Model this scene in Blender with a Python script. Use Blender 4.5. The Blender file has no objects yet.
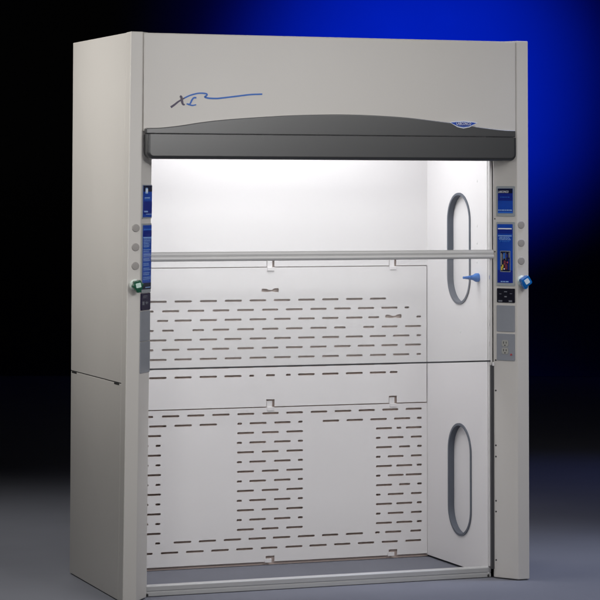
import bpy, bmesh, math, random
from mathutils import Vector, Matrix
random.seed(7)
sc = bpy.context.scene
col = sc.collection
R = math.radians

# ------------------------------------------------------------------ camera
cd = bpy.data.cameras.new('camera')
cam = bpy.data.objects.new('camera', cd)
col.objects.link(cam)
yaw, pitch, roll, f = .3579, .0548, .0017, 2509.13
cy, sy = math.cos(yaw), math.sin(yaw)
fw = Vector((sy * math.cos(pitch), cy * math.cos(pitch), math.sin(pitch)))
r0 = Vector((cy, -sy, 0))
u0 = r0.cross(fw)
rt = math.cos(roll) * r0 + math.sin(roll) * u0
up = -math.sin(roll) * r0 + math.cos(roll) * u0
CAM = Vector((-2.9859, -10.0247, 1.704))
m = Matrix((rt, up, -fw)).transposed().to_4x4()
m.translation = CAM
cam.matrix_world = m
cd.sensor_width = 36
cd.lens = f / 600 * 36
cd.shift_x = 0
cd.shift_y = -(300 - 51.637) / 600
cd.clip_start = .1
cd.clip_end = 200
sc.camera = cam

# ------------------------------------------------------------------ world, lamps, exposure
w = bpy.data.worlds.new('World')
sc.world = w
w.use_nodes = True
w.node_tree.nodes['Background'].inputs[0].default_value = (.9, .95, 1, 1)
w.node_tree.nodes['Background'].inputs[1].default_value = 0.0
sc.view_settings.view_transform = 'Standard'
sc.view_settings.look = 'None'
sc.view_settings.exposure = 0
sc.view_settings.gamma = 1
sc.render.engine = 'CYCLES'
sc.cycles.use_denoising = True
sc.cycles.max_bounces = 10
sc.cycles.transparent_max_bounces = 12
sc.cycles.sample_clamp_indirect = 4


def lamp(name, kind, loc, to, energy, colour=(1, 1, 1), size=1, size_y=None, spot=60, blend=1, soft=.3, spread=180):
    ld = bpy.data.lights.new(name, kind)
    o = bpy.data.objects.new(name, ld)
    col.objects.link(o)
    o.location = loc
    o.rotation_euler = (Vector(to) - Vector(loc)).to_track_quat('-Z', 'Y').to_euler()
    ld.energy = energy
    ld.color = colour
    if kind == 'AREA':
        ld.shape = 'RECTANGLE'
        ld.size = size
        ld.size_y = size_y or size
        ld.spread = R(spread)
    if kind == 'SPOT':
        ld.spot_size = R(spot)
        ld.spot_blend = blend
        ld.shadow_soft_size = soft
    return o


# studio lamps: key on the left side, soft box front right, hood spot, floor pools, blue lamps on the backdrop, added blue fill for spill on the floor
lamp('key_spot', 'SPOT', (-3.5, .2, 2.6), (0, .45, 1.8), 142, (1, .975, .93), spot=40)
lamp('key_softbox_near', 'AREA', (-2.6, -.6, 3.6), (0, .45, 2.0), 4, (1, .97, .93), .9, .9, spread=70)
lamp('key_softbox_high', 'AREA', (-2.2, .2, 3.2), (0, .45, 2.2), 5, (1, .97, .92), .9, .9, spread=60)
lamp('front_spot', 'SPOT', (-.5, -4, 3.6), (.8, 0, 1.3), 172, (1, .985, .975), spot=42, soft=1.1)
lamp('front_spot_left', 'SPOT', (-2.3, -4.8, 2.0), (1.0, 0, .9), 168, (1, .985, .98), spot=40, soft=.5)
lamp('front_softbox', 'AREA', (2.3, -3.6, 3.2), (.9, 0, 1.5), 11.5, (1, .99, .985), 1.5, 1.5, spread=95)
lamp('front_softbox_high', 'AREA', (1.15, -4.4, 2.78), (.35, 0, 1.85), 10, (1, .985, .975), .8, .5, spread=80)
lamp('floor_pool_left', 'SPOT', (-1.4, -1, 5), (-1.0, -.5, 0), 275, (1, .985, .93), spot=46)
lamp('floor_pool_rear', 'SPOT', (-.2, 3.4, 4.8), (-.1, 1.1, 0), 430, (1, .985, .93), spot=74, soft=1.2)
lamp('floor_pool_right', 'SPOT', (3.2, -.5, 5), (2.3, -.3, 0), 520, (.82, .89, 1.15), spot=48)
BD = 26.0                                       # metres from the camera to the backdrop
BC = CAM + Vector((sy, cy, 0)) * BD           # backdrop centre, on the viewing axis


def on_backdrop(px, z, off=0):
    return BC + r0 * ((px - 300) / f * BD) + Vector((0, 0, z - BC.z)) - Vector((sy, cy, 0)) * off


lamp('blue_backdrop_lamp', 'SPOT', on_backdrop(420, 3.1, 6.7), on_backdrop(416, 2.75), 13600, (0.0, .03, 1), spot=39)
lamp('blue_backdrop_fill', 'SPOT', on_backdrop(420, 3.1, 6.7), on_backdrop(420, 3.2), 2000, (0.0, .008, 1), spot=50)
lamp('blue_spill_fill', 'SPOT', (5.0, 3.6, 3.6), (3.5, 2.7, 0), 32, (.20, .36, 1.7), spot=76)  # added spot, stands in for the backdrop lamp's blue spill on the floor

# ------------------------------------------------------------------ materials


def mat(name, colour, rough=.5, metal=0, bump=0, bscale=400, var=.0, vscale=3, spec=.5, coat=0):
    M = bpy.data.materials.new(name)
    M.use_nodes = True
    nt = M.node_tree
    b = nt.nodes['Principled BSDF']
    b.inputs['Base Color'].default_value = (*colour, 1)
    b.inputs['Roughness'].default_value = rough
    b.inputs['Metallic'].default_value = metal
    b.inputs['Specular IOR Level'].default_value = spec
    b.inputs['Coat Weight'].default_value = coat
    tc = nt.nodes.new('ShaderNodeTexCoord')
    if var:
        n = nt.nodes.new('ShaderNodeTexNoise')
        n.inputs['Scale'].default_value = vscale
        n.inputs['Detail'].default_value = 6
        nt.links.new(tc.outputs['Object'], n.inputs['Vector'])
        mx = nt.nodes.new('ShaderNodeMix')
        mx.data_type = 'RGBA'
        mx.inputs['A'].default_value = (*[c * (1 - var) for c in colour], 1)
        mx.inputs['B'].default_value = (*[min(1, c * (1 + var)) for c in colour], 1)
        nt.links.new(n.outputs['Fac'], mx.inputs['Factor'])
        nt.links.new(mx.outputs['Result'], b.inputs['Base Color'])
        mr = nt.nodes.new('ShaderNodeMapRange')
        mr.inputs['To Min'].default_value = max(.02, rough - .08)
        mr.inputs['To Max'].default_value = min(1, rough + .08)
        nt.links.new(n.outputs['Fac'], mr.inputs['Value'])
        nt.links.new(mr.outputs['Result'], b.inputs['Roughness'])
    if bump:
        n2 = nt.nodes.new('ShaderNodeTexNoise')
        n2.inputs['Scale'].default_value = bscale
        n2.inputs['Detail'].default_value = 2
        nt.links.new(tc.outputs['Object'], n2.inputs['Vector'])
        bp = nt.nodes.new('ShaderNodeBump')
        bp.inputs['Strength'].default_value = bump
        bp.inputs['Distance'].default_value = .002
        nt.links.new(n2.outputs['Fac'], bp.inputs['Height'])
        nt.links.new(bp.outputs['Normal'], b.inputs['Normal'])
    return M


def glass_mat(name, veil):
    M = bpy.data.materials.new(name)
    M.use_nodes = True
    nt = M.node_tree
    nt.nodes.remove(nt.nodes['Principled BSDF'])
    out = nt.nodes['Material Output']
    tr = nt.nodes.new('ShaderNodeBsdfTransparent')
    tr.inputs[0].default_value = (.985, .99, .988, 1)
    gl = nt.nodes.new('ShaderNodeBsdfGlossy')
    gl.inputs['Roughness'].default_value = .03
    fr = nt.nodes.new('ShaderNodeFresnel')
    fr.inputs['IOR'].default_value = 1.45
    mx = nt.nodes.new('ShaderNodeMixShader')
    nt.links.new(fr.outputs[0], mx.inputs[0])
    nt.links.new(tr.outputs[0], mx.inputs[1])
    nt.links.new(gl.outputs[0], mx.inputs[2])
    df = nt.nodes.new('ShaderNodeBsdfDiffuse')
    df.inputs[0].default_value = (.9, .88, .89, 1)
    m2 = nt.nodes.new('ShaderNodeMixShader')
    m2.inputs[0].default_value = veil  # share of diffuse white painted in for light reflected by the pane
    nt.links.new(mx.outputs[0], m2.inputs[1])
    nt.links.new(df.outputs[0], m2.inputs[2])
    nt.links.new(m2.outputs[0], out.inputs[0])
    return M


def emit_mat(name, colour, strength):
    M = bpy.data.materials.new(name)
    M.use_nodes = True
    b = M.node_tree.nodes['Principled BSDF']
    b.inputs['Base Color'].default_value = (.9, .9, .9, 1)
    b.inputs['Emission Color'].default_value = (*colour, 1)
    b.inputs['Emission Strength'].default_value = strength
    return M


PAINT = mat('powder_coated_steel', (.58, .56, .535), .42, bump=.12, bscale=260, var=.025, vscale=2.2)
LINER = mat('white_composite_liner', (.724, .710, .714), .45, bump=.06, bscale=180, var=.02, vscale=3)
PLENUM = mat('plenum_liner', (.80, .66, .60), .7)
FASCIA = mat('charcoal_moulded_plastic', (.034, .035, .0375), .30, bump=.02, bscale=700, spec=.9)
GAP = mat('dark_joint', (.02, .02, .022), .6)
TRACKP = mat('track_paint', (.60, .59, .585), .5)
ALU = mat('brushed_aluminium', (.60, .595, .595), .5, metal=.25, var=.05, vscale=8)
SILLM = mat('anodised_sill', (.46, .46, .465), .6, metal=.1, var=.05, vscale=6)
TRACKM = mat('track_plastic', (.30, .30, .30), .45)
RUBBER = mat('grey_rubber_gasket', (.095, .108, .135), .5)
DARKRUB = mat('dark_edge_gasket', (.05, .05, .055), .5)
PLATE = mat('grey_cover_plate', (.25, .265, .30), .42, bump=.05, var=.03, vscale=30)
FRAME = mat('sign_frame', (.30, .33, .35), .4)
BLUE = mat('blue_print', (.002, .055, .40), .3, var=.35, vscale=14)
BLUED = mat('deep_blue_print', (.002, .018, .24), .3)
BLUEL = mat('light_blue_print', (.03, .16, .62), .3)
NAVY = mat('navy_print', (.004, .007, .035), .3)
WHITE = mat('white_print', (.75, .78, .85), .4)
PALE = mat('pale_blue_print', (.25, .42, .75), .4)
BLACKP = mat('black_switch_panel', (.006, .006, .014), .25)
GREYK = mat('grey_key', (.16, .17, .20), .45)
PURP = mat('violet_black_panel', (.016, .012, .045), .3)
PLUG = mat('grey_plug_button', (.30, .285, .275), .5)
GREENP = mat('green_knob_plastic', (.004, .085, .045), .28, coat=.3)
BLUEP = mat('blue_knob_plastic', (.003, .125, .44), .28, coat=.3)
MINT = mat('mint_index_cap', (.55, .75, .68), .4)
ICE = mat('pale_index_cap', (.62, .72, .80), .4)
CHROME = mat('pale_flange', (.62, .70, .67), .3)
BARB = mat('blue_hose_barb', (.0, .125, .46), .45)
IVORY = mat('outlet_ivory', (.34, .34, .32), .45)
RED = mat('red_button', (.42, .05, .06), .4)
YELLOW = mat('yellow_print', (.6, .45, .05), .4)
MAROON = mat('maroon_print', (.16, .02, .05), .4)
INKD = mat('plum_ink', (.055, .04, .085), .5)
INKB = mat('blue_ink', (.008, .115, .47), .5)
SCREW = mat('screw_steel', (.06, .06, .06), .4, metal=.6)
SCREWW = mat('white_screw_cap', (.70, .69, .69), .35)
GLASS = glass_mat('sash_glass', .0)
GLASSV = glass_mat('sash_glass_painted_veil', .055)  # lower pane: studio light reflection put into its colour as a white veil
FLOOR = mat('studio_floor_paint', (.172, .178, .208), .55, bump=.05, bscale=45, var=.07, vscale=2.5, spec=.0)
DROP = mat('backdrop_cloth', (.024, .024, .027), .62, bump=.1, bscale=90, var=.08, vscale=.8, spec=.2)
LAMPM = emit_mat('fluorescent_diffuser', (.985, .98, 1), 8.1)

# ------------------------------------------------------------------ mesh helpers


class MB:
    def __init__(s):
        s.v, s.f, s.mi, s.mats = [], [], [], []

    def _m(s, mt):
        if mt not in s.mats:
            s.mats.append(mt)
        return s.mats.index(mt)

    def add(s, vs, fs, mt):
        o = len(s.v)
        k = s._m(mt)
        s.v += [Vector(p) for p in vs]
        for q in fs:
            s.f.append([i + o for i in q])
            s.mi.append(k)
        return s

    def box(s, x0, x1, y0, y1, z0, z1, mt):
        vs = [(x, y, z) for z in (z0, z1) for y in (y0, y1) for x in (x0, x1)]
        return s.add(vs, [(0, 2, 3, 1), (4, 5, 7, 6), (0, 1, 5, 4), (2, 6, 7, 3), (0, 4, 6, 2), (1, 3, 7, 5)], mt)

    def loft(s, a, b, mt):                      # two equal polygons (3-D) joined and capped
        n = len(a)
        return s.add(list(a) + list(b), [tuple(range(n))[::-1], tuple(range(n, 2 * n))] +
                     [(i, (i + 1) % n, (i + 1) % n + n, i + n) for i in range(n)], mt)

    def prism(s, poly, fn, d0, d1, mt):         # fn(u, v, d) -> 3-D
        return s.loft([fn(u, v, d0) for u, v in poly], [fn(u, v, d1) for u, v in poly], mt)

    def cyl(s, c, axis, prof, mt, n=28):        # prof: (distance along axis, radius)
        ax = Vector(axis).normalized()
        e1 = ax.orthogonal().normalized()
        e2 = ax.cross(e1)
        c = Vector(c)
        vs, fs = [], []
        for d, r in prof:
            for i in range(n):
                t = 2 * math.pi * i / n
                vs.append(c + ax * d + (e1 * math.cos(t) + e2 * math.sin(t)) * r)
        for k in range(len(prof) - 1):
            for i in range(n):
                j = (i + 1) % n
                fs.append((k * n + i, k * n + j, (k + 1) * n + j, (k + 1) * n + i))
        fs.append(tuple(range(n))[::-1])
        fs.append(tuple(range((len(prof) - 1) * n, len(prof) * n)))
        return s.add(vs, fs, mt)

    def build(s, name, parent=None, label=None, bevel=0, smooth=False):
        me = bpy.data.meshes.new(name)
        me.from_pydata([tuple(p) for p in s.v], [], s.f)
        for q in s.mats:
            me.materials.append(q)
        for p, k in zip(me.polygons, s.mi):
            p.material_index = k
        bm = bmesh.new()
        bm.from_mesh(me)
        bmesh.ops.recalc_face_normals(bm, faces=bm.faces)
        bm.to_mesh(me)
        bm.free()
        if smooth:
            for p in me.polygons:
                p.use_smooth = True
            me.set_sharp_from_angle(angle=R(35))
        o = bpy.data.objects.new(name, me)
        col.objects.link(o)
        if parent is not None:
            o.parent = parent
            if parent.type == 'EMPTY':
                o.location = -parent.location
        if label:
            o['label'] = label
        if bevel:
            md = o.modifiers.new('bevel', 'BEVEL')
            md.width = bevel
            md.segments = 3
            md.limit_method = 'ANGLE'
            md.angle_limit = R(40)
            md.use_clamp_overlap = True
            md.harden_normals = False
        return o


def plate_holes(outer, holes, thick):
    """flat plate with real holes: returns verts (u, v, w in +-thick/2) and faces"""
    cu = bpy.data.curves.new('tmp', 'CURVE')
    cu.dimensions = '2D'
    cu.fill_mode = 'BOTH'
    cu.extrude = thick / 2
    for pts in [outer] + holes:
        sp = cu.splines.new('POLY')
        sp.points.add(len(pts) - 1)
        for q, (a, b) in zip(sp.points, pts):
            q.co = (a, b, 0, 1)
        sp.use_cyclic_u = True
    ob = bpy.data.objects.new('tmp', cu)
    col.objects.link(ob)
    dg = bpy.context.evaluated_depsgraph_get()
    me = bpy.data.meshes.new_from_object(ob.evaluated_get(dg))
    vs = [v.co.copy() for v in me.vertices]
    fs = [tuple(p.vertices) for p in me.polygons]
    bpy.data.objects.remove(ob)
    bpy.data.curves.remove(cu)
    bpy.data.meshes.remove(me)
    return vs, fs


def text_geo(body, size, shear=0, bold=0):
    cu = bpy.data.curves.new('tmp', 'FONT')
    cu.body = body
    cu.size = size
    cu.shear = shear
    cu.offset = bold
    cu.space_character = 1.12
    cu.align_x = 'CENTER'
    cu.align_y = 'CENTER'
    cu.resolution_u = 3
    ob = bpy.data.objects.new('tmp', cu)
    col.objects.link(ob)
    dg = bpy.context.evaluated_depsgraph_get()
    me = bpy.data.meshes.new_from_object(ob.evaluated_get(dg))
    vs = [(v.co.x, v.co.y) for v in me.vertices]
    fs = [tuple(p.vertices) for p in me.polygons]
    bpy.data.objects.remove(ob)
    bpy.data.curves.remove(cu)
    bpy.data.meshes.remove(me)
    return vs, fs


def stadium(x0, x1, z, h, n=5):
    r = h / 2
    pts = []
    for i in range(n + 1):
        t = -math.pi / 2 + math.pi * i / n
        pts.append((x1 - r + r * math.cos(t), z + r * math.sin(t)))
    for i in range(n + 1):
        t = math.pi / 2 + math.pi * i / n
        pts.append((x0 + r + r * math.cos(t), z + r * math.sin(t)))
    return pts


def vstadium(y0, y1, z0, z1, n=20):             # upright stadium
    r = (y1 - y0) / 2
    c = (y0 + y1) / 2
    pts = []
    for i in range(n + 1):
        t = math.pi * i / n
        pts.append((c + r * math.cos(t), z1 - r + r * math.sin(t)))
    for i in range(n + 1):
        t = math.pi + math.pi * i / n
        pts.append((c + r * math.cos(t), z0 + r + r * math.sin(t)))
    return pts


def rrect(u0, u1, v0, v1, r, n=4):
    pts = []
    for cx, cyy, a in ((u1 - r, v1 - r, 0), (u0 + r, v1 - r, 90), (u0 + r, v0 + r, 180), (u1 - r, v0 + r, 270)):
        for i in range(n + 1):
            t = R(a + 90 * i / n)
            pts.append((cx + r * math.cos(t), cyy + r * math.sin(t)))
    return pts


def spline(pts, sub=6):
    out = []
    P = [Vector(p) for p in pts]
    P = [2 * P[0] - P[1]] + P + [2 * P[-1] - P[-2]]
    for i in range(1, len(P) - 2):
        for k in range(sub):
            t = k / sub
            a, b, c, d = P[i - 1], P[i], P[i + 1], P[i + 2]
            out.append(.5 * ((2 * b) + (c - a) * t + (2 * a - 5 * b + 4 * c - d) * t * t + (3 * b - a - 3 * c + d) * t ** 3))
    out.append(P[-2])
    return out


def ribbon(mb, pts, w0, w1, y0, y1, mt, wm=None):
    s = spline(pts)
    n = len(s)
    L, Rr = [], []
    for i, p in enumerate(s):
        t = (s[min(i + 1, n - 1)] - s[max(i - 1, 0)]).normalized()
        nn = Vector((-t.y, t.x))
        k = i / (n - 1)
        wd = w0 + (w1 - w0) * k
        if wm:
            wd = w0 + (wm - w0) * min(1, 2 * k) if k < .5 else wm + (w1 - wm) * (2 * k - 1)
        L.append(p + nn * wd / 2)
        Rr.append(p - nn * wd / 2)
    for i in range(n - 1):
        mb.loft([(q.x, y0, q.y) for q in (L[i], L[i + 1], Rr[i + 1], Rr[i])],
                [(q.x, y1, q.y) for q in (L[i], L[i + 1], Rr[i + 1], Rr[i])], mt)


# ------------------------------------------------------------------ setting: floor and backdrop
def ground():
    mb = MB()
    n = 24
    c = Vector((0, 0, 0))
    a = BC - Vector((sy, cy, 0)) * .0
    base = Vector((a.x, a.y, 0))
    e = Vector((sy, cy, 0))
    pts = [base + r0 * 14 - e * 34, base - r0 * 14 - e * 34, base - r0 * 14 - e * 2.7, base + r0 * 14 - e * 2.7]
    mb.add(pts, [(0, 1, 2, 3)], FLOOR)
    o = mb.build('floor')
    o['kind'] = 'structure'
    mb = MB()
    prof = [(-3.0 + 3.0 * math.sin(R(a)), .003 + 2.2 * (1 - math.cos(R(a)))) for a in (0, 5, 10, 16, 24, 32, 40, 48, 56, 64, 72, 80, 86, 90)] + [(0, 9)]
    vs = []
    xs = [-14 + 28 * i / 40 for i in range(41)]
    for d, z in prof:
        for x in xs:
            p = base + r0 * x + e * (d + .02 * math.sin(x * 1.7))
            vs.append((p.x, p.y, z))
    k = len(xs)
    fs = [(j * k + i, j * k + i + 1, (j + 1) * k + i + 1, (j + 1) * k + i) for j in range(len(prof) - 1) for i in range(k - 1)]
    mb.add(vs, fs, DROP)
    o = mb.build('backdrop', smooth=True)
    o['kind'] = 'structure'


ground()

# ------------------------------------------------------------------ the hood
H, W, D = 2.36, 1.84, .87
hood = bpy.data.objects.new('fume_hood', None)
col.objects.link(hood)
hood.location = (W / 2, D / 2, 0)
hood['label'] = 'tall pale grey walk-in fume hood with charcoal fascia and slotted white back panels'
hood['category'] = 'fume hood'


# bevel planes of the two corner posts
def bev_r(s, z, off=0):                         # s = 0 ridge, 1 inner edge
    a, b = Vector((1.785, 0, z)), Vector((1.718, .1, z))
    t = (b - a)
    n = Vector((-t.y, t.x, 0)).normalized()     # towards the front and the opening
    if n.y > 0:
        n = -n
    return a + t * s + n * off


def bev_l(s, z, off=0):
    a, b = Vector((.047 + .007 * z, 0, z)), Vector((.119 + .008 * z, .097, z))
    t = (b - a)
    n = Vector((t.y, -t.x, 0)).normalized()
    if n.y > 0:
        n = -n
    return a + t * s + n * off


def post_section(side, z):
    if side == 'r':
        return [(1.785, 0, z), (1.718, .100, z), (1.718, .112, z), (1.735, .118, z), (1.84, .118, z), (1.84, 0, z)]
    a, b = bev_l(0, z), bev_l(1, z)
    x0 = -.012 + .0095 * z
    return [(a.x, a.y, z), (b.x, b.y, z), (b.x, b.y + .012, z), (b.x - .017, b.y + .018, z), (x0, .07, z), (x0, 0, z)]


post_r = MB().loft(post_section('r', 0.004), post_section('r', H), PAINT).build('corner_post', hood, bevel=.004)
post_l = MB().loft(post_section('l', 0.004), post_section('l', H), PAINT).build('corner_post', hood, bevel=.004)

# outer skins
def xl(z):
    return -.012 + .0095 * z


for flip in (1, -1):
    y0 = .0712 if flip == 1 else .1192
    yb = D - .004
    for z0, z1 in ((.004, .8935), (.8975, H - .002)):
        def sec(z, dx=0):
            if flip == 1:
                return [(xl(z) + .0005 + dx, y0, z), (dx, yb, z), (.016, yb, z), (.016, y0, z)]
            return [(W - dx, y0, z), (W - dx, yb, z), (W - .016, yb, z), (W - .016, y0, z)]
        mb = MB().loft(sec(z0), sec(z1), PAINT)
        if z0 < .5:                               # finger slots at the ends of the joint
            za, zb = z1 - .007, z1 + .0005
            for ya, yc in ((D - .10, D - .02), (y0 + .025, y0 + .10)):
                fx = lambda y: (xl(z1) * (yb - y) / (yb - y0)) if flip == 1 else W
                q = [(fx(ya) - .0010 * flip, ya), (fx(yc) - .0010 * flip, yc), (fx(yc) + .004 * flip, yc), (fx(ya) + .004 * flip, ya)]
                mb.loft([(p, r_, za) for p, r_ in q], [(p, r_, zb) for p, r_ in q], GAP)
        mb.build('side_panel', hood, bevel=.0015)
    MB().loft(sec(.8938, .003), sec(.8972, .003), GAP).build('panel_joint', hood)
MB().box(.018, W - .018, D - .012, D, -.002, H - .004, PAINT).build('rear_panel', hood, bevel=.002)
MB().box(.018, W - .018, .016, D - .014, H - .014, H - .003, PAINT).build('roof_panel', hood, bevel=.001)

# header
hdr = MB().box(.0672, 1.7775, -.001, .011, 1.945, H - .006, PAINT).build('header_panel', hood, bevel=.003)
mb = MB()
ribbon(mb, [(.186, 2.046), (.201, 2.056), (.219, 2.070), (.245, 2.085)], .0095, .006, -.0026, -.0009, INKD)
ribbon(mb, [(.245, 2.085), (.271, 2.097), (.300, 2.105), (.322, 2.107), (.341, 2.105), (.3455, 2.101), (.343, 2.097), (.336, 2.092), (.340, 2.089),
            (.352, 2.0865), (.381, 2.0855), (.404, 2.087), (.475, 2.096), (.538, 2.104), (.592, 2.107)], .006, .0065, -.0026, -.0009, INKB, wm=.007)
ribbon(mb, [(.226, 2.093), (.232, 2.089), (.235, 2.073), (.239, 2.060), (.247, 2.057)], .009, .006, -.0029, -.0009, INKD, wm=.010)
ribbon(mb, [(.298, 2.0875), (.287, 2.087), (.279, 2.078), (.271, 2.0625), (.262, 2.0575)], .006, .005, -.0032, -.0009, INKB, wm=.007)
ribbon(mb, [(.255, 2.0605), (.263, 2.0600), (.279, 2.0550), (.297, 2.0580)], .005, .0045, -.0036, -.0012, INKB, wm=.006)
mb.build('logo', hdr, label='handwritten XL logo with a long blue swoosh')

# fascia: arched upper moulding and lower band
arch = [(.0725, 1.9575), (.14, 1.960), (.227, 1.970), (.315, 1.984), (.426, 1.997), (.605, 2.011), (.764, 2.020), (.95, 2.0245), (1.10, 2.022), (1.25, 2.0145),
        (1.40, 2.000), (1.50, 1.989), (1.58, 1.978), (1.66, 1.9695), (1.71, 1.9655), (1.768, 1.9635)]
poly = [(p.x, p.y) for p in spline(arch, 4)]
poly = [(.0725, 1.934)] + poly + [(1.768, 1.934)]
XZ = lambda u, v, d: Vector((u, d, v))
fas = MB().prism(poly, XZ, -.0225, -.0012, FASCIA).build('fascia', hood, bevel=.004)


def band_ring(d, y):                            # band outline inset by d at depth y (flat top, rounded lower corners)
    x0, x1, zb, zt, rr = .0725 + d, 1.768 - d, 1.829 + d, 1.9315, .030 - d
    p = [(x0, zt)]
    p += [(x0 + rr - rr * math.cos(R(t)), zb + rr - rr * math.sin(R(t))) for t in range(0, 91, 10)]
    p += [(x1 - rr + rr * math.sin(R(t)), zb + rr - rr * math.cos(R(t))) for t in range(0, 91, 10)]
    p += [(x1, zt)]
    return [(u, y, v) for u, v in p]


rings = [band_ring(0, .012)] + [band_ring(.014 * (1 - math.cos(R(t))), -.036 + .014 * (1 - math.sin(R(t)))) for t in range(0, 91, 15)]
n = len(rings[0])
vs = [q for g_ in rings for q in g_]
fs = [tuple(range(n)), tuple(range((len(rings) - 1) * n, len(rings) * n))]
for k in range(len(rings) - 1):
    fs += [(k * n + i, k * n + (i + 1) % n, (k + 1) * n + (i + 1) % n, (k + 1) * n + i) for i in range(n)]
band_o = MB().add(vs, fs, FASCIA).build('fascia_band', fas, smooth=True)
for p in list(band_o.data.polygons)[:2]:
    p.use_smooth = False
MB().box(.08, 1.76, -.016, .010, 1.9318, 1.9337, GAP).build('joint_strip', fas)

# emblem: winged lens shape with lettering
mb = MB()
Y = -.0228
outline = [(1.448, 1.9965), (1.462, 1.9985), (1.478, 2.0005), (1.516, 2.0035), (1.554, 2.0005), (1.570, 1.9985), (1.584, 1.9955), (1.566, 1.9865), (1.545, 1.9755), (1.516, 1.9700),
           (1.487, 1.9755), (1.466, 1.9870)]
cx0, cz0 = 1.516, 1.989


def sc2(p, kx, kz):
    return [(cx0 + (a - cx0) * kx, cz0 + (b - cz0) * kz) for a, b in p]


mb.prism(outline, XZ, Y - .0024, Y, WHITE)
mb.prism(sc2(outline, .91, .76), XZ, Y - .0032, Y - .0020, BLUE)
box = [(1.478, 1.9985), (1.554, 1.9985), (1.547, 1.9825), (1.516, 1.9790), (1.485, 1.9825)]
mb.prism(box, XZ, Y - .0038, Y - .0028, PALE)
mb.prism(sc2(box, .96, .88), XZ, Y - .0042, Y - .0034, BLUED)
vs, fs = text_geo('LABCONCO', .0195, .12, .0002)
xs = [a for a, b in vs]
k = .069 / (max(xs) - min(xs))
mb.add([(1.516 + a * k, Y - .0047, 1.9905 + b * .88) for a, b in vs], fs, WHITE)
mb.build('emblem', fas, label='small blue and white winged emblem lettered LABCONCO')

# ------------------------------------------------------------------ interior liner
YB = .797
LX0, LX1 = .131, 1.698


def wall_with_ovals(x, sgn):
    """side wall in the YZ plane with two oval access openings; sgn +1 right, -1 left"""
    ovals = [(.303, .556, 1.183, 1.690), (.297, .552, .143, .649)]
    holes = [vstadium(a, b, c, d) for a, b, c, d in ovals]
    outer = [(.128, .010), (.812, .010), (.812, 2.262), (.128, 2.262)]
    vs, fs = plate_holes(outer, holes, .006)
    mb = MB()
    mb.add([(x + sgn * (.003 + v.z), v.x, v.y) for v in vs], fs, LINER)
    wall = mb.build('side_wall', hood)
    for a, b, c, d in ovals:
        out = vstadium(a + .0005, b - .0005, c + .0005, d - .0005)
        inn = vstadium(a + .011, b - .011, c + .011, d - .011)
        g = MB()
        n = len(out)
        x0, x1 = x - sgn * .005, x + sgn * .0225
        vs = [(x0, *p) for p in out] + [(x0, *p) for p in inn] + [(x1, *p) for p in inn] + [(x1, *p) for p in out]
        fs = []
        for q in range(4):
            for i in range(n):
                j = (i + 1) % n
                fs.append((q * n + i, q * n + j, ((q + 1) % 4) * n + j, ((q + 1) % 4) * n + i))
        g.add(vs, fs, RUBBER)
        g.build('gasket', wall, smooth=True)
        p = MB()
        poly = vstadium(a - .006, b + .006, c - .006, d + .006)
        p.loft([(x + sgn * .023, *q) for q in poly], [(x + sgn * .028, *q) for q in poly], LINER)
        p.build('access_panel', wall)
    if sgn > 0:
        for yy, zz in ((.234, 1.742), (.235, 1.541), (.235, 1.465), (.236, 1.381)):
            MB().cyl((x, yy, zz), (-sgn, 0, 0), [(-.002, .006), (.0008, .0058), (.0016, .004)], SCREWW, 16).build('screw_cap', wall, smooth=True)
        MB().cyl((x, .417, 1.06), (-sgn, 0, 0), [(-.002, .006), (.0008, .0058), (.0016, .004)], SCREWW, 16).build('screw_cap', wall, smooth=True)
    return wall


wall_with_ovals(LX1, 1)
wall_with_ovals(LX0, -1)
# upper back liner (two clip notches in its lower edge), ceiling, plenum
CLX = (.920, 1.524)
nz0, nz1 = 1.3505, 1.392
outer = [(LX0, 2.262), (LX0, nz0)]
for c in CLX:
    outer += [(c - .019, nz0), (c - .019, nz1), (c + .019, nz1), (c + .019, nz0)]
outer += [(LX1, nz0), (LX1, 2.262)]
vs, fs = plate_holes(outer, [], .004)
MB().add([(v.x, YB + .002 + v.z, v.y) for v in vs], fs, LINER).build('back_wall', hood)
MB().box(LX0 - .01, LX1 + .01, .012, .85, 2.264, 2.272, LINER).build('ceiling_liner', hood)
MB().box(LX0 - .01, LX1 + .01, .818, .824, -.002, 2.262, PLENUM).build('plenum_wall', hood)
for x in (LX0 - .008, LX1 + .008):
    pass
# lamp in the ceiling behind the header
fx = MB().box(.30, 1.50, .10, .66, 2.246, 2.2635, PAINT).build('light_fixture', hood, bevel=.003)
MB().box(.32, 1.48, .12, .64, 2.238, 2.2455, LAMPM).build('light_diffuser', fx)

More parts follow.
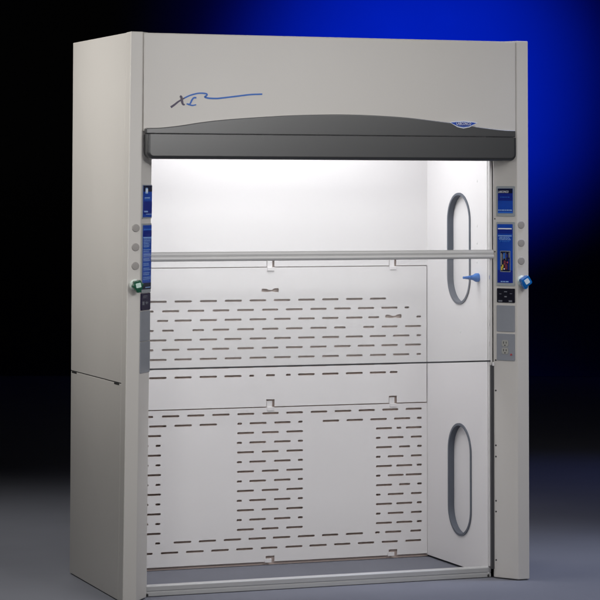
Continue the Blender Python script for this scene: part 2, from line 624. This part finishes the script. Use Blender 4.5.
# ------------------------------------------------------------------ baffles
SH = .0094
UP = [
    (1.198, [(.224, .306), (.343, .424), (.460, .542), (.581, .662), (.699, .781), (.818, .899), (.935, 1.016), (1.054, 1.136), (1.172, 1.253), (1.290, 1.373), (1.409, 1.490)]),
    (1.155, [(.172, .247), (.284, .362), (.402, .483), (.522, .601), (.641, .721), (.758, .839), (.879, .957), (.994, 1.076), (1.114, 1.195), (1.231, 1.314), (1.349, 1.431), (1.466, 1.548), (1.583, 1.607)]),
    (1.112, [(.172, .196), (.378, .431), (.461, .542), (.580, .662), (.698, .780), (.818, .899), (.936, 1.018), (1.054, 1.136), (1.172, 1.253), (1.290, 1.373), (1.400, 1.456), (1.643, 1.667)]),
    (1.068, [(.172, .247), (.284, .362), (.402, .457), (.545, .601), (.641, .721), (.758, .840), (.879, .958), (.994, 1.076), (1.114, 1.195), (1.231, 1.288), (1.375, 1.431), (1.468, 1.548), (1.585, 1.667)]),
    (1.025, [(.172, .196), (.224, .306), (.343, .423), (.460, .543), (.579, .663), (.697, .780), (.819, .900), (.936, 1.019), (1.054, 1.136), (1.172, 1.256), (1.288, 1.374), (1.408, 1.490), (1.525, 1.609), (1.643, 1.667)]),
    (.982, [(.172, .247), (.284, .362), (.401, .484), (.520, .603), (.639, .721), (.759, .840), (.878, .958), (.994, 1.077), (1.113, 1.195), (1.231, 1.314), (1.348, 1.433), (1.466, 1.549), (1.585, 1.667)]),
    (.938, [(.172, .196), (.224, .306), (.342, .424), (.460, .543), (.580, .663), (.699, .780), (.818, .900), (.936, 1.019), (1.054, 1.136), (1.172, 1.255), (1.291, 1.373), (1.409, 1.490), (1.525, 1.607), (1.643, 1.667)]),
    (.897, [(.172, .247), (.284, .362), (.401, .484), (.520, .603), (.639, .721), (.759, .840), (.878, .958), (.994, 1.077), (1.113, 1.195), (1.231, 1.314), (1.348, 1.433), (1.466, 1.549)]),
    (.857, [(.224, .306), (.342, .424), (.461, .543), (.580, .663), (.698, .781), (.817, .841), (.898, .942), (.995, 1.019), (1.054, 1.136), (1.172, 1.254), (1.289, 1.373), (1.408, 1.490), (1.508, 1.548)]),
]
LO = [
    (.685, [(.172, .247), (.284, .362), (.403, .485), (.522, .604), (.641, .724), (.761, .842), (.881, .961), (.997, 1.079), (1.116, 1.198), (1.234, 1.317), (1.353, 1.434), (1.471, 1.552), (1.588, 1.670)]),
    (.642, [(.172, .196), (.224, .306), (.343, .425), (.462, .544), (.581, .664), (.761, .784), (.820, .902), (.939, 1.019), (1.055, 1.077), (1.175, 1.257), (1.293, 1.375), (1.411, 1.494), (1.530, 1.612), (1.645, 1.670)]),
]
rights = {2: [(1.439, 1.520), (1.542, 1.567), (1.589, 1.670)], 7: [(1.439, 1.463), (1.498, 1.578), (1.588, 1.670)], 4: [(1.439, 1.520), (1.555, 1.611), (1.646, 1.670)],
          8: [(1.439, 1.520), (1.555, 1.611), (1.646, 1.670)]}
for k in range(2, 13):
    z = .6425 - (k - 1) * .0434
    if k % 2 == 0:
        row = [(.172, .196), (.230, .286), (.318, .400), (.760, .842), (.879, .961), (.998, 1.079)] + rights.get(k, [(1.439, 1.520), (1.541, 1.622), (1.644, 1.670)])
    else:
        row = [(.172, .224), (.262, .342), (.374, .398), (.759, .784), (.819, .900), (.938, 1.019), (1.054, 1.079)] + rights.get(k, [(1.439, 1.463), (1.498, 1.578), (1.614, 1.670)])
    LO.append((z, row))
LO.append((.1225, [(.374, .398), (.461, .544), (.579, .661), (.698, .781), (.816, .901), (.933, 1.018), (1.054, 1.137), (1.172, 1.253), (1.290, 1.375), (1.435, 1.459), (1.485, 1.567), (1.611, 1.667)]))
LO.append((.078, [(.172, .247), (.282, .363), (.401, .483), (.519, .603), (.638, .722), (.757, .838), (.875, .956), (.994, 1.077), (1.111, 1.196), (1.232, 1.313), (1.349, 1.431), (1.468, 1.549), (1.586, 1.667)]))


def hook_hole(x0, x1, z):
    w = x1 - x0
    top = [(0, .0), (.04, .0075), (.28, .0075), (.42, .0020), (.6, .0020), (.72, .0085), (.97, .0090), (1, .001)]
    bot = [(.98, -.0085), (.74, -.0080), (.62, -.0050), (.42, -.0075), (.30, -.0075), (.04, -.0060)]
    return [(x0 + a * w, z + b) for a, b in top + bot][::-1]


def baffle(rows, z0, z1, x1, notch_z, nw, extra, bottom):
    outer = [(LX0 + .004, z1), (LX0 + .004, z0)]
    for c in CLX:
        outer += [(c - nw, z0), (c - nw, notch_z), (c + nw, notch_z), (c + nw, z0)]
    outer += [(x1, z0), (x1, z1)]
    holes = [stadium(a, b, z, SH) for z, row in rows for a, b in row] + extra
    vs, fs = plate_holes(outer, holes, .003)
    o = MB().add([(v.x, YB + v.z, v.y) for v in vs], fs, LINER).build('baffle_panel', hood)
    return o


b_up = baffle(UP, .7155, 1.347, 1.6945, .748, .020, [hook_hole(.875, .960, 1.243), hook_hole(1.485, 1.569, 1.115)], False)
b_lo = baffle(LO, .016, .711, 1.6965, .042, .021, [], True)
# clips that hook the baffles together
for c in CLX:
    mb = MB().box(c - .016, c + .009, YB + .003, YB + .005, 1.330, 1.392, LINER)
    mb.box(c - .017, c + .017, YB - .006, YB - .0018, 1.332, 1.3475, LINER)
    mb.build('baffle_clip', b_up, bevel=.001)
    mb = MB().box(c - .017, c + .010, YB + .003, YB + .005, .690, .741, LINER)
    mb.box(c - .016, c + .016, YB - .005, YB - .0018, .697, .7135, LINER)
    mb.build('baffle_clip', b_lo, bevel=.001)
    mb = MB().box(c - .026, c + .006, YB - .005, YB - .0018, .012, .030, LINER)
    mb.build('baffle_clip', b_lo, bevel=.001)

# hose barb on the right wall
mb = MB().cyl((LX1, .222, 1.312), (-1, 0, 0), [(0, .0195), (.012, .0195), (.018, .017), (.026, .0115), (.034, .0105)], BARB, 24)
mb.cyl((LX1, .222, 1.312), (-1, 0, 0), [(.034, .0085), (.040, .0098), (.040, .0068), (.050, .0085), (.050, .0058), (.060, .0075), (.060, .0052), (.074, .0060), (.074, .0035)], BARB, 20)
mb.build('hose_barb', hood, label='bright blue tapered hose barb pointing inwards', smooth=True)

# ------------------------------------------------------------------ sash tracks, sashes, sill
tr = MB()
tr.box(1.7005, 1.7160, .113, .1275, .050, 2.25, TRACKP)
tr.box(1.7005, 1.7060, .070, .0775, 1.85, 2.25, TRACKM)
tr.build('sash_track', hood, bevel=.0015)
MB().box(1.7040, 1.7170, .1015, .1125, .040, .930, DARKRUB).build('track_channel', hood)
tr = MB()
tr.box(.112, .1235, .122, .130, .050, 2.25, TRACKM)
tr.build('sash_track', hood, bevel=.0015)

SY = .096
upper = MB().box(.128, 1.7005, SY + .008, SY + .0135, 1.436, 2.24, GLASS).build('sash', hood)
# rail profile: rounded bar with a groove, extruded along X
prof = [(.000, 1.4385), (-.008, 1.4385), (-.014, 1.434), (-.017, 1.427), (-.016, 1.4205), (-.0145, 1.4195), (-.0145, 1.4180), (-.018, 1.4165), (-.021, 1.409), (-.018, 1.402), (-.010, 1.399), (.000, 1.399)]
a = [(.130, SY + .010 + p, q) for p, q in prof]
b = [(1.7130, SY + .010 + p, q) for p, q in prof]
MB().loft(a, b, ALU).build('sash_handle', upper, bevel=.0015)
lower = MB().box(.128, 1.7015, SY + .012, SY + .0172, .952, 1.3985, GLASSV).build('sash', hood)
MB().box(.126, 1.7035, SY + .009, SY + .020, .9455, .9518, DARKRUB).build('edge_strip', lower, bevel=.001)

prof = [(.128, .002), (.128, .017), (.131, .020), (.131, .0225), (.127, .0245), (.127, .042), (.131, .0455), (.165, .0455), (.172, .040), (.172, .002)]
a = [(.120, p, q) for p, q in prof]
b = [(1.713, p, q) for p, q in prof]
sill = MB().loft(a, b, SILLM).build('sill', hood, bevel=.0015)
for x in (.133, 1.700):
    MB().cyl((x, .128, .0085), (0, -1, 0), [(-.002, .005), (.003, .005), (.0045, .003)], SCREW, 14).build('screw', sill, smooth=True)

# ------------------------------------------------------------------ furniture on the posts
def panel(mb, bev, s0, s1, z0, z1, d0, d1, mt, rad=.003):
    L = .1204
    poly = rrect(s0 * L, s1 * L, z0, z1, min(rad, (z1 - z0) * .45, abs(s1 - s0) * L * .45))
    mb.prism(poly, lambda u, v, d: bev(u / L, v, d), d0, d1, mt)


def letters(mb, bev, body, sc_, zc, height, width, d, mt, flip, shear=0, bold=0):
    vs, fs = text_geo(body, height, shear, bold)
    xs = [p[0] for p in vs]
    k = width / (max(xs) - min(xs))
    mb.add([bev(sc_ + flip * p[0] * k / .1204, zc + p[1], d) for p in vs], fs, mt)


def small_print(mb, bev, s0, s1, z, h, d, mt, n=3):
    """a line of print too small to read: word-length dashes"""
    s = s0
    while s < s1 - .03:
        wd = random.uniform(.05, .16)
        e = min(s + wd, s1)
        panel(mb, bev, s, e, z - h / 2, z + h / 2, d - .0006, d, mt, .0005)
        s = e + .022


# right post: sign, long sign, switch panel, blank plate, outlet plate  (s: 0 ridge -> 1 inner edge)
mb = MB()
panel(mb, bev_r, .09, .87, 1.5865, 1.7195, -.001, .004, FRAME, .004)
panel(mb, bev_r, .165, .800, 1.600, 1.709, .0035, .0052, BLUE, .002)
panel(mb, bev_r, .170, .795, 1.688, 1.7085, .0045, .0056, NAVY, .001)
panel(mb, bev_r, .170, .795, 1.655, 1.688, .0045, .00555, BLUED, .0005)
letters(mb, bev_r, 'LABCONCO', .56, 1.694, .0130, .052, .0060, WHITE, -1, .2, .0002)
small_print(mb, bev_r, .30, .72, 1.671, .0025, .0060, BLUEL)
small_print(mb, bev_r, .20, .78, 1.6135, .0050, .0060, PALE)
panel(mb, bev_r, .168, .797, 1.6005, 1.606, .0045, .0058, BLUEL, .0005)
mb.build('sign', post_r, label='square blue instruction sign in a grey frame')
mb = MB()
panel(mb, bev_r, .10, .87, 1.281, 1.5615, -.001, .004, FRAME, .004)
panel(mb, bev_r, .175, .825, 1.294, 1.552, .0035, .0052, BLUE, .002)
panel(mb, bev_r, .178, .822, 1.2945, 1.350, .0045, .0056, BLUED, .001)
panel(mb, bev_r, .178, .822, 1.510, 1.529, .0045, .0056, BLUED, .0005)
panel(mb, bev_r, .21, .79, 1.5295, 1.5345, .0048, .0060, WHITE, .0005)
panel(mb, bev_r, .21, .79, 1.4985, 1.5025, .0048, .0060, PALE, .0005)
for i in range(5):
    small_print(mb, bev_r, .25 + .03 * abs(i - 2), .78 - .02 * abs(i - 1), 1.4935 - i * .0045, .0022, .0060, PALE if i < 3 else BLUEL)
panel(mb, bev_r, .272, .696, 1.342, 1.4345, .0046, .0058, FRAME, .0006)
panel(mb, bev_r, .290, .680, 1.3445, 1.432, .0052, .0062, NAVY, .0004)
for s0, s1, z0, z1, mt in ((.60, .665, 1.349, 1.366, YELLOW), (.56, .62, 1.360, 1.374, YELLOW), (.635, .665, 1.372, 1.424, IVORY), (.50, .56, 1.352, 1.358, WHITE), (.40, .50, 1.353, 1.376, MAROON),
                           (.46, .55, 1.372, 1.392, MAROON), (.36, .42, 1.380, 1.388, RED), (.32, .36, 1.350, 1.400, BLUED), (.38, .46, 1.405, 1.420, BLUED), (.50, .56, 1.400, 1.426, BLUEL),
                           (.45, .475, 1.395, 1.428, GREYK), (.31, .33, 1.405, 1.428, IVORY), (.57, .60, 1.395, 1.420, GREYK), (.52, .54, 1.376, 1.381, YELLOW)):
    panel(mb, bev_r, s0, s1, z0, z1, .0056, .0066, mt, .004)
small_print(mb, bev_r, .35, .68, 1.2995, .0045, .0060, PALE)
mb.build('sign', post_r, label='tall blue instruction sign with a small colour picture')
mb = MB()
panel(mb, bev_r, .10, .85, 1.2075, 1.2695, -.001, .0045, BLACKP, .003)
panel(mb, bev_r, .62, .78, 1.2105, 1.2175, .004, .0070, GREYK, .0015)
panel(mb, bev_r, .20, .34, 1.2105, 1.2180, .004, .0070, GREYK, .0015)
for s0, z0, ww, hh, mt in ((.42, 1.253, .12, .004, GREYK), (.43, 1.231, .10, .005, GREYK), (.66, 1.244, .09, .0025, GREYK), (.20, 1.246, .10, .0022, GREYK)):
    panel(mb, bev_r, s0, s0 + ww, z0, z0 + hh, .004, .0052, mt, .001)
mb.build('switch_panel', post_r, label='black switch panel with two grey keys')
mb = MB()
panel(mb, bev_r, .11, .87, 1.080, 1.195, -.001, .004, PLATE, .003)
mb.build('cover_plate', post_r, bevel=.0008)
op = MB()
panel(op, bev_r, .11, .87, .9535, 1.0705, -.001, .004, PLATE, .003)
op = op.build('outlet_plate', post_r, bevel=.0008)
mb = MB()
for zc in (1.029, .996):
    panel(mb, bev_r, .37, .645, zc - .0145, zc + .0145, .0035, .0062, IVORY, .009)
    panel(mb, bev_r, .55, .575, zc - .002, zc + .008, .0058, .0067, GAP, .0005)
    panel(mb, bev_r, .44, .465, zc - .001, zc + .007, .0058, .0067, GAP, .0005)
    panel(mb, bev_r, .485, .530, zc - .0115, zc - .006, .0058, .0067, GAP, .002)
mb.build('outlet', op, label='ivory duplex power outlet')
mb = MB()
panel(mb, bev_r, .215, .285, .9765, .9845, .0035, .0068, RED, .0035)
mb.build('reset_button', op, label='small red reset button')

# left post
mb = MB()
panel(mb, bev_l, .08, .985, 1.581, 1.722, -.001, .004, FRAME, .004)
panel(mb, bev_l, .105, .968, 1.5865, 1.7185, .0035, .0052, BLUE, .002)
panel(mb, bev_l, .110, .964, 1.693, 1.718, .0045, .0057, NAVY, .001)
panel(mb, bev_l, .110, .964, 1.600, 1.652, .0045, .00565, BLUED, .0005)
panel(mb, bev_l, .30, .55, 1.684, 1.709, .0050, .0062, PALE, .006)
panel(mb, bev_l, .36, .50, 1.689, 1.705, .0058, .0068, WHITE, .004)
small_print(mb, bev_l, .25, .75, 1.667, .005, .0060, PALE)
small_print(mb, bev_l, .25, .80, 1.660, .003, .0060, BLUEL)
small_print(mb, bev_l, .20, .60, 1.610, .006, .0061, PALE)
small_print(mb, bev_l, .40, .92, 1.599, .003, .0061, PALE)
mb.build('sign', post_l, label='square blue instruction sign with a dark heading')
mb = MB()
panel(mb, bev_l, .07, .985, 1.272, 1.560, -.001, .004, FRAME, .004)
panel(mb, bev_l, .125, .972, 1.286, 1.553, .0035, .0052, BLUE, .002)
panel(mb, bev_l, .13, .968, 1.2865, 1.313, .0045, .0057, NAVY, .001)
panel(mb, bev_l, .13, .968, 1.505, 1.530, .0045, .0057, BLUED, .0005)
panel(mb, bev_l, .15, .95, 1.5325, 1.5375, .0050, .0062, BLUEL, .0005)
panel(mb, bev_l, .15, .95, 1.4995, 1.504, .0050, .0062, PALE, .0005)
for i in range(28):
    small_print(mb, bev_l, .18, random.uniform(.72, .95), 1.4955 - i * .0064, .0026, .0060, PALE if (i < 5 or i % 3) else BLUEL)
small_print(mb, bev_l, .40, .9, 1.294, .004, .0062, PALE)
mb.build('sign', post_l, label='tall blue instruction sign full of fine print')
mb = MB()
panel(mb, bev_l, .05, .955, 1.200, 1.2695, -.001, .0045, PURP, .003)
for s0, z0, ww, hh in ((.20, 1.257, .42, .003), (.20, 1.251, .32, .0025), (.15, 1.222, .18, .014), (.46, 1.228, .26, .004), (.52, 1.224, .10, .011)):
    panel(mb, bev_l, s0, s0 + ww, z0, z0 + hh, .004, .0053, GREYK, .001)
mb.build('switch_panel', post_l, label='dark violet switch panel with faint marks')
mb = MB()
panel(mb, bev_l, .04, .965, 1.0715, 1.196, -.001, .004, PLATE, .003)
mb.build('cover_plate', post_l, bevel=.0008)
mb = MB()
panel(mb, bev_l, .05, .985, .940, 1.0685, -.001, .004, PLATE, .003)
mb.build('cover_plate', post_l, bevel=.0008)


def plug(x, z, post):
    MB().cyl((x, .001, z), (0, -1, 0), [(0, .0165), (.0025, .0165), (.0042, .0150), (.0046, .010)], PLUG, 28).build('plug_button', post, smooth=True)


for z in (1.549, 1.470, 1.391):
    plug(1.8035, z, post_r)
for x, z in ((.0365, 1.542), (.0355, 1.463), (.035, 1.385)):
    plug(x, z, post_l)


def knob(x, z, body, cap, rot, square, label, post):
    fl = MB().cyl((x, .001, z), (0, -1, 0), [(0, .0235), (.005, .0235), (.009, .019), (.011, .012), (.030, .012)], CHROME, 32)
    k = fl.build('valve_knob', hood, label=label, smooth=True)
    c, s = math.cos(R(rot)), math.sin(R(rot))
    fn = lambda u, v, d: Vector((x + u * c - v * s, d, z + u * s + v * c))
    h = MB()
    if square:
        poly = rrect(-.021, .021, -.021, .021, .008)
        h.prism(poly, fn, -.052, -.024, body)
        poly = rrect(-.024, -.006, -.028, .004, .005)
        h.prism(poly, fn, -.048, -.028, body)
        cp = rrect(-.011, .011, -.011, .011, .003)
    else:
        poly = []
        for i in range(48):
            t = 2 * math.pi * i / 48
            rr = .0215 + .0022 * math.cos(6 * t)
            poly.append((rr * math.cos(t), rr * math.sin(t)))
        h.prism(poly, fn, -.050, -.022, body)
        h.prism(rrect(-.010, .010, -.030, -.012, .005), fn, -.046, -.026, body)
        cp = rrect(-.011, .011, -.0095, .0095, .003)
    h.build('handle', k, bevel=.003)
    MB().prism(cp, fn, -.0545 if square else -.0525, -.045, cap).build('index_cap', k, bevel=.0008)


knob(.0345, 1.306, GREENP, MINT, 12, False, 'dark green valve knob with a pale square cap', post_l)
knob(1.8065, 1.303, BLUEP, ICE, 32, True, 'bright blue squared valve knob with a pale square cap', post_r)

for z in (.953, .820, .580, .531, .338, .291, .080):
    MB().cyl(bev_r(.93, z), bev_r(.93, z, 1) - bev_r(.93, z, 0), [(-.001, .0038), (.0015, .0038), (.0022, .002)], SCREW, 12).build('screw', post_r, smooth=True)
for z in (1.575, 1.43):
    MB().cyl(bev_r(.95, z), bev_r(.95, z, 1) - bev_r(.95, z, 0), [(-.001, .003), (.0015, .003), (.0022, .002)], SCREW, 12).build('screw', post_r, smooth=True)
mb = MB().box(1.7085, 1.7165, .0945, .1005, .928, .945, SCREWW)
mb.build('sash_stop', hood, bevel=.001)
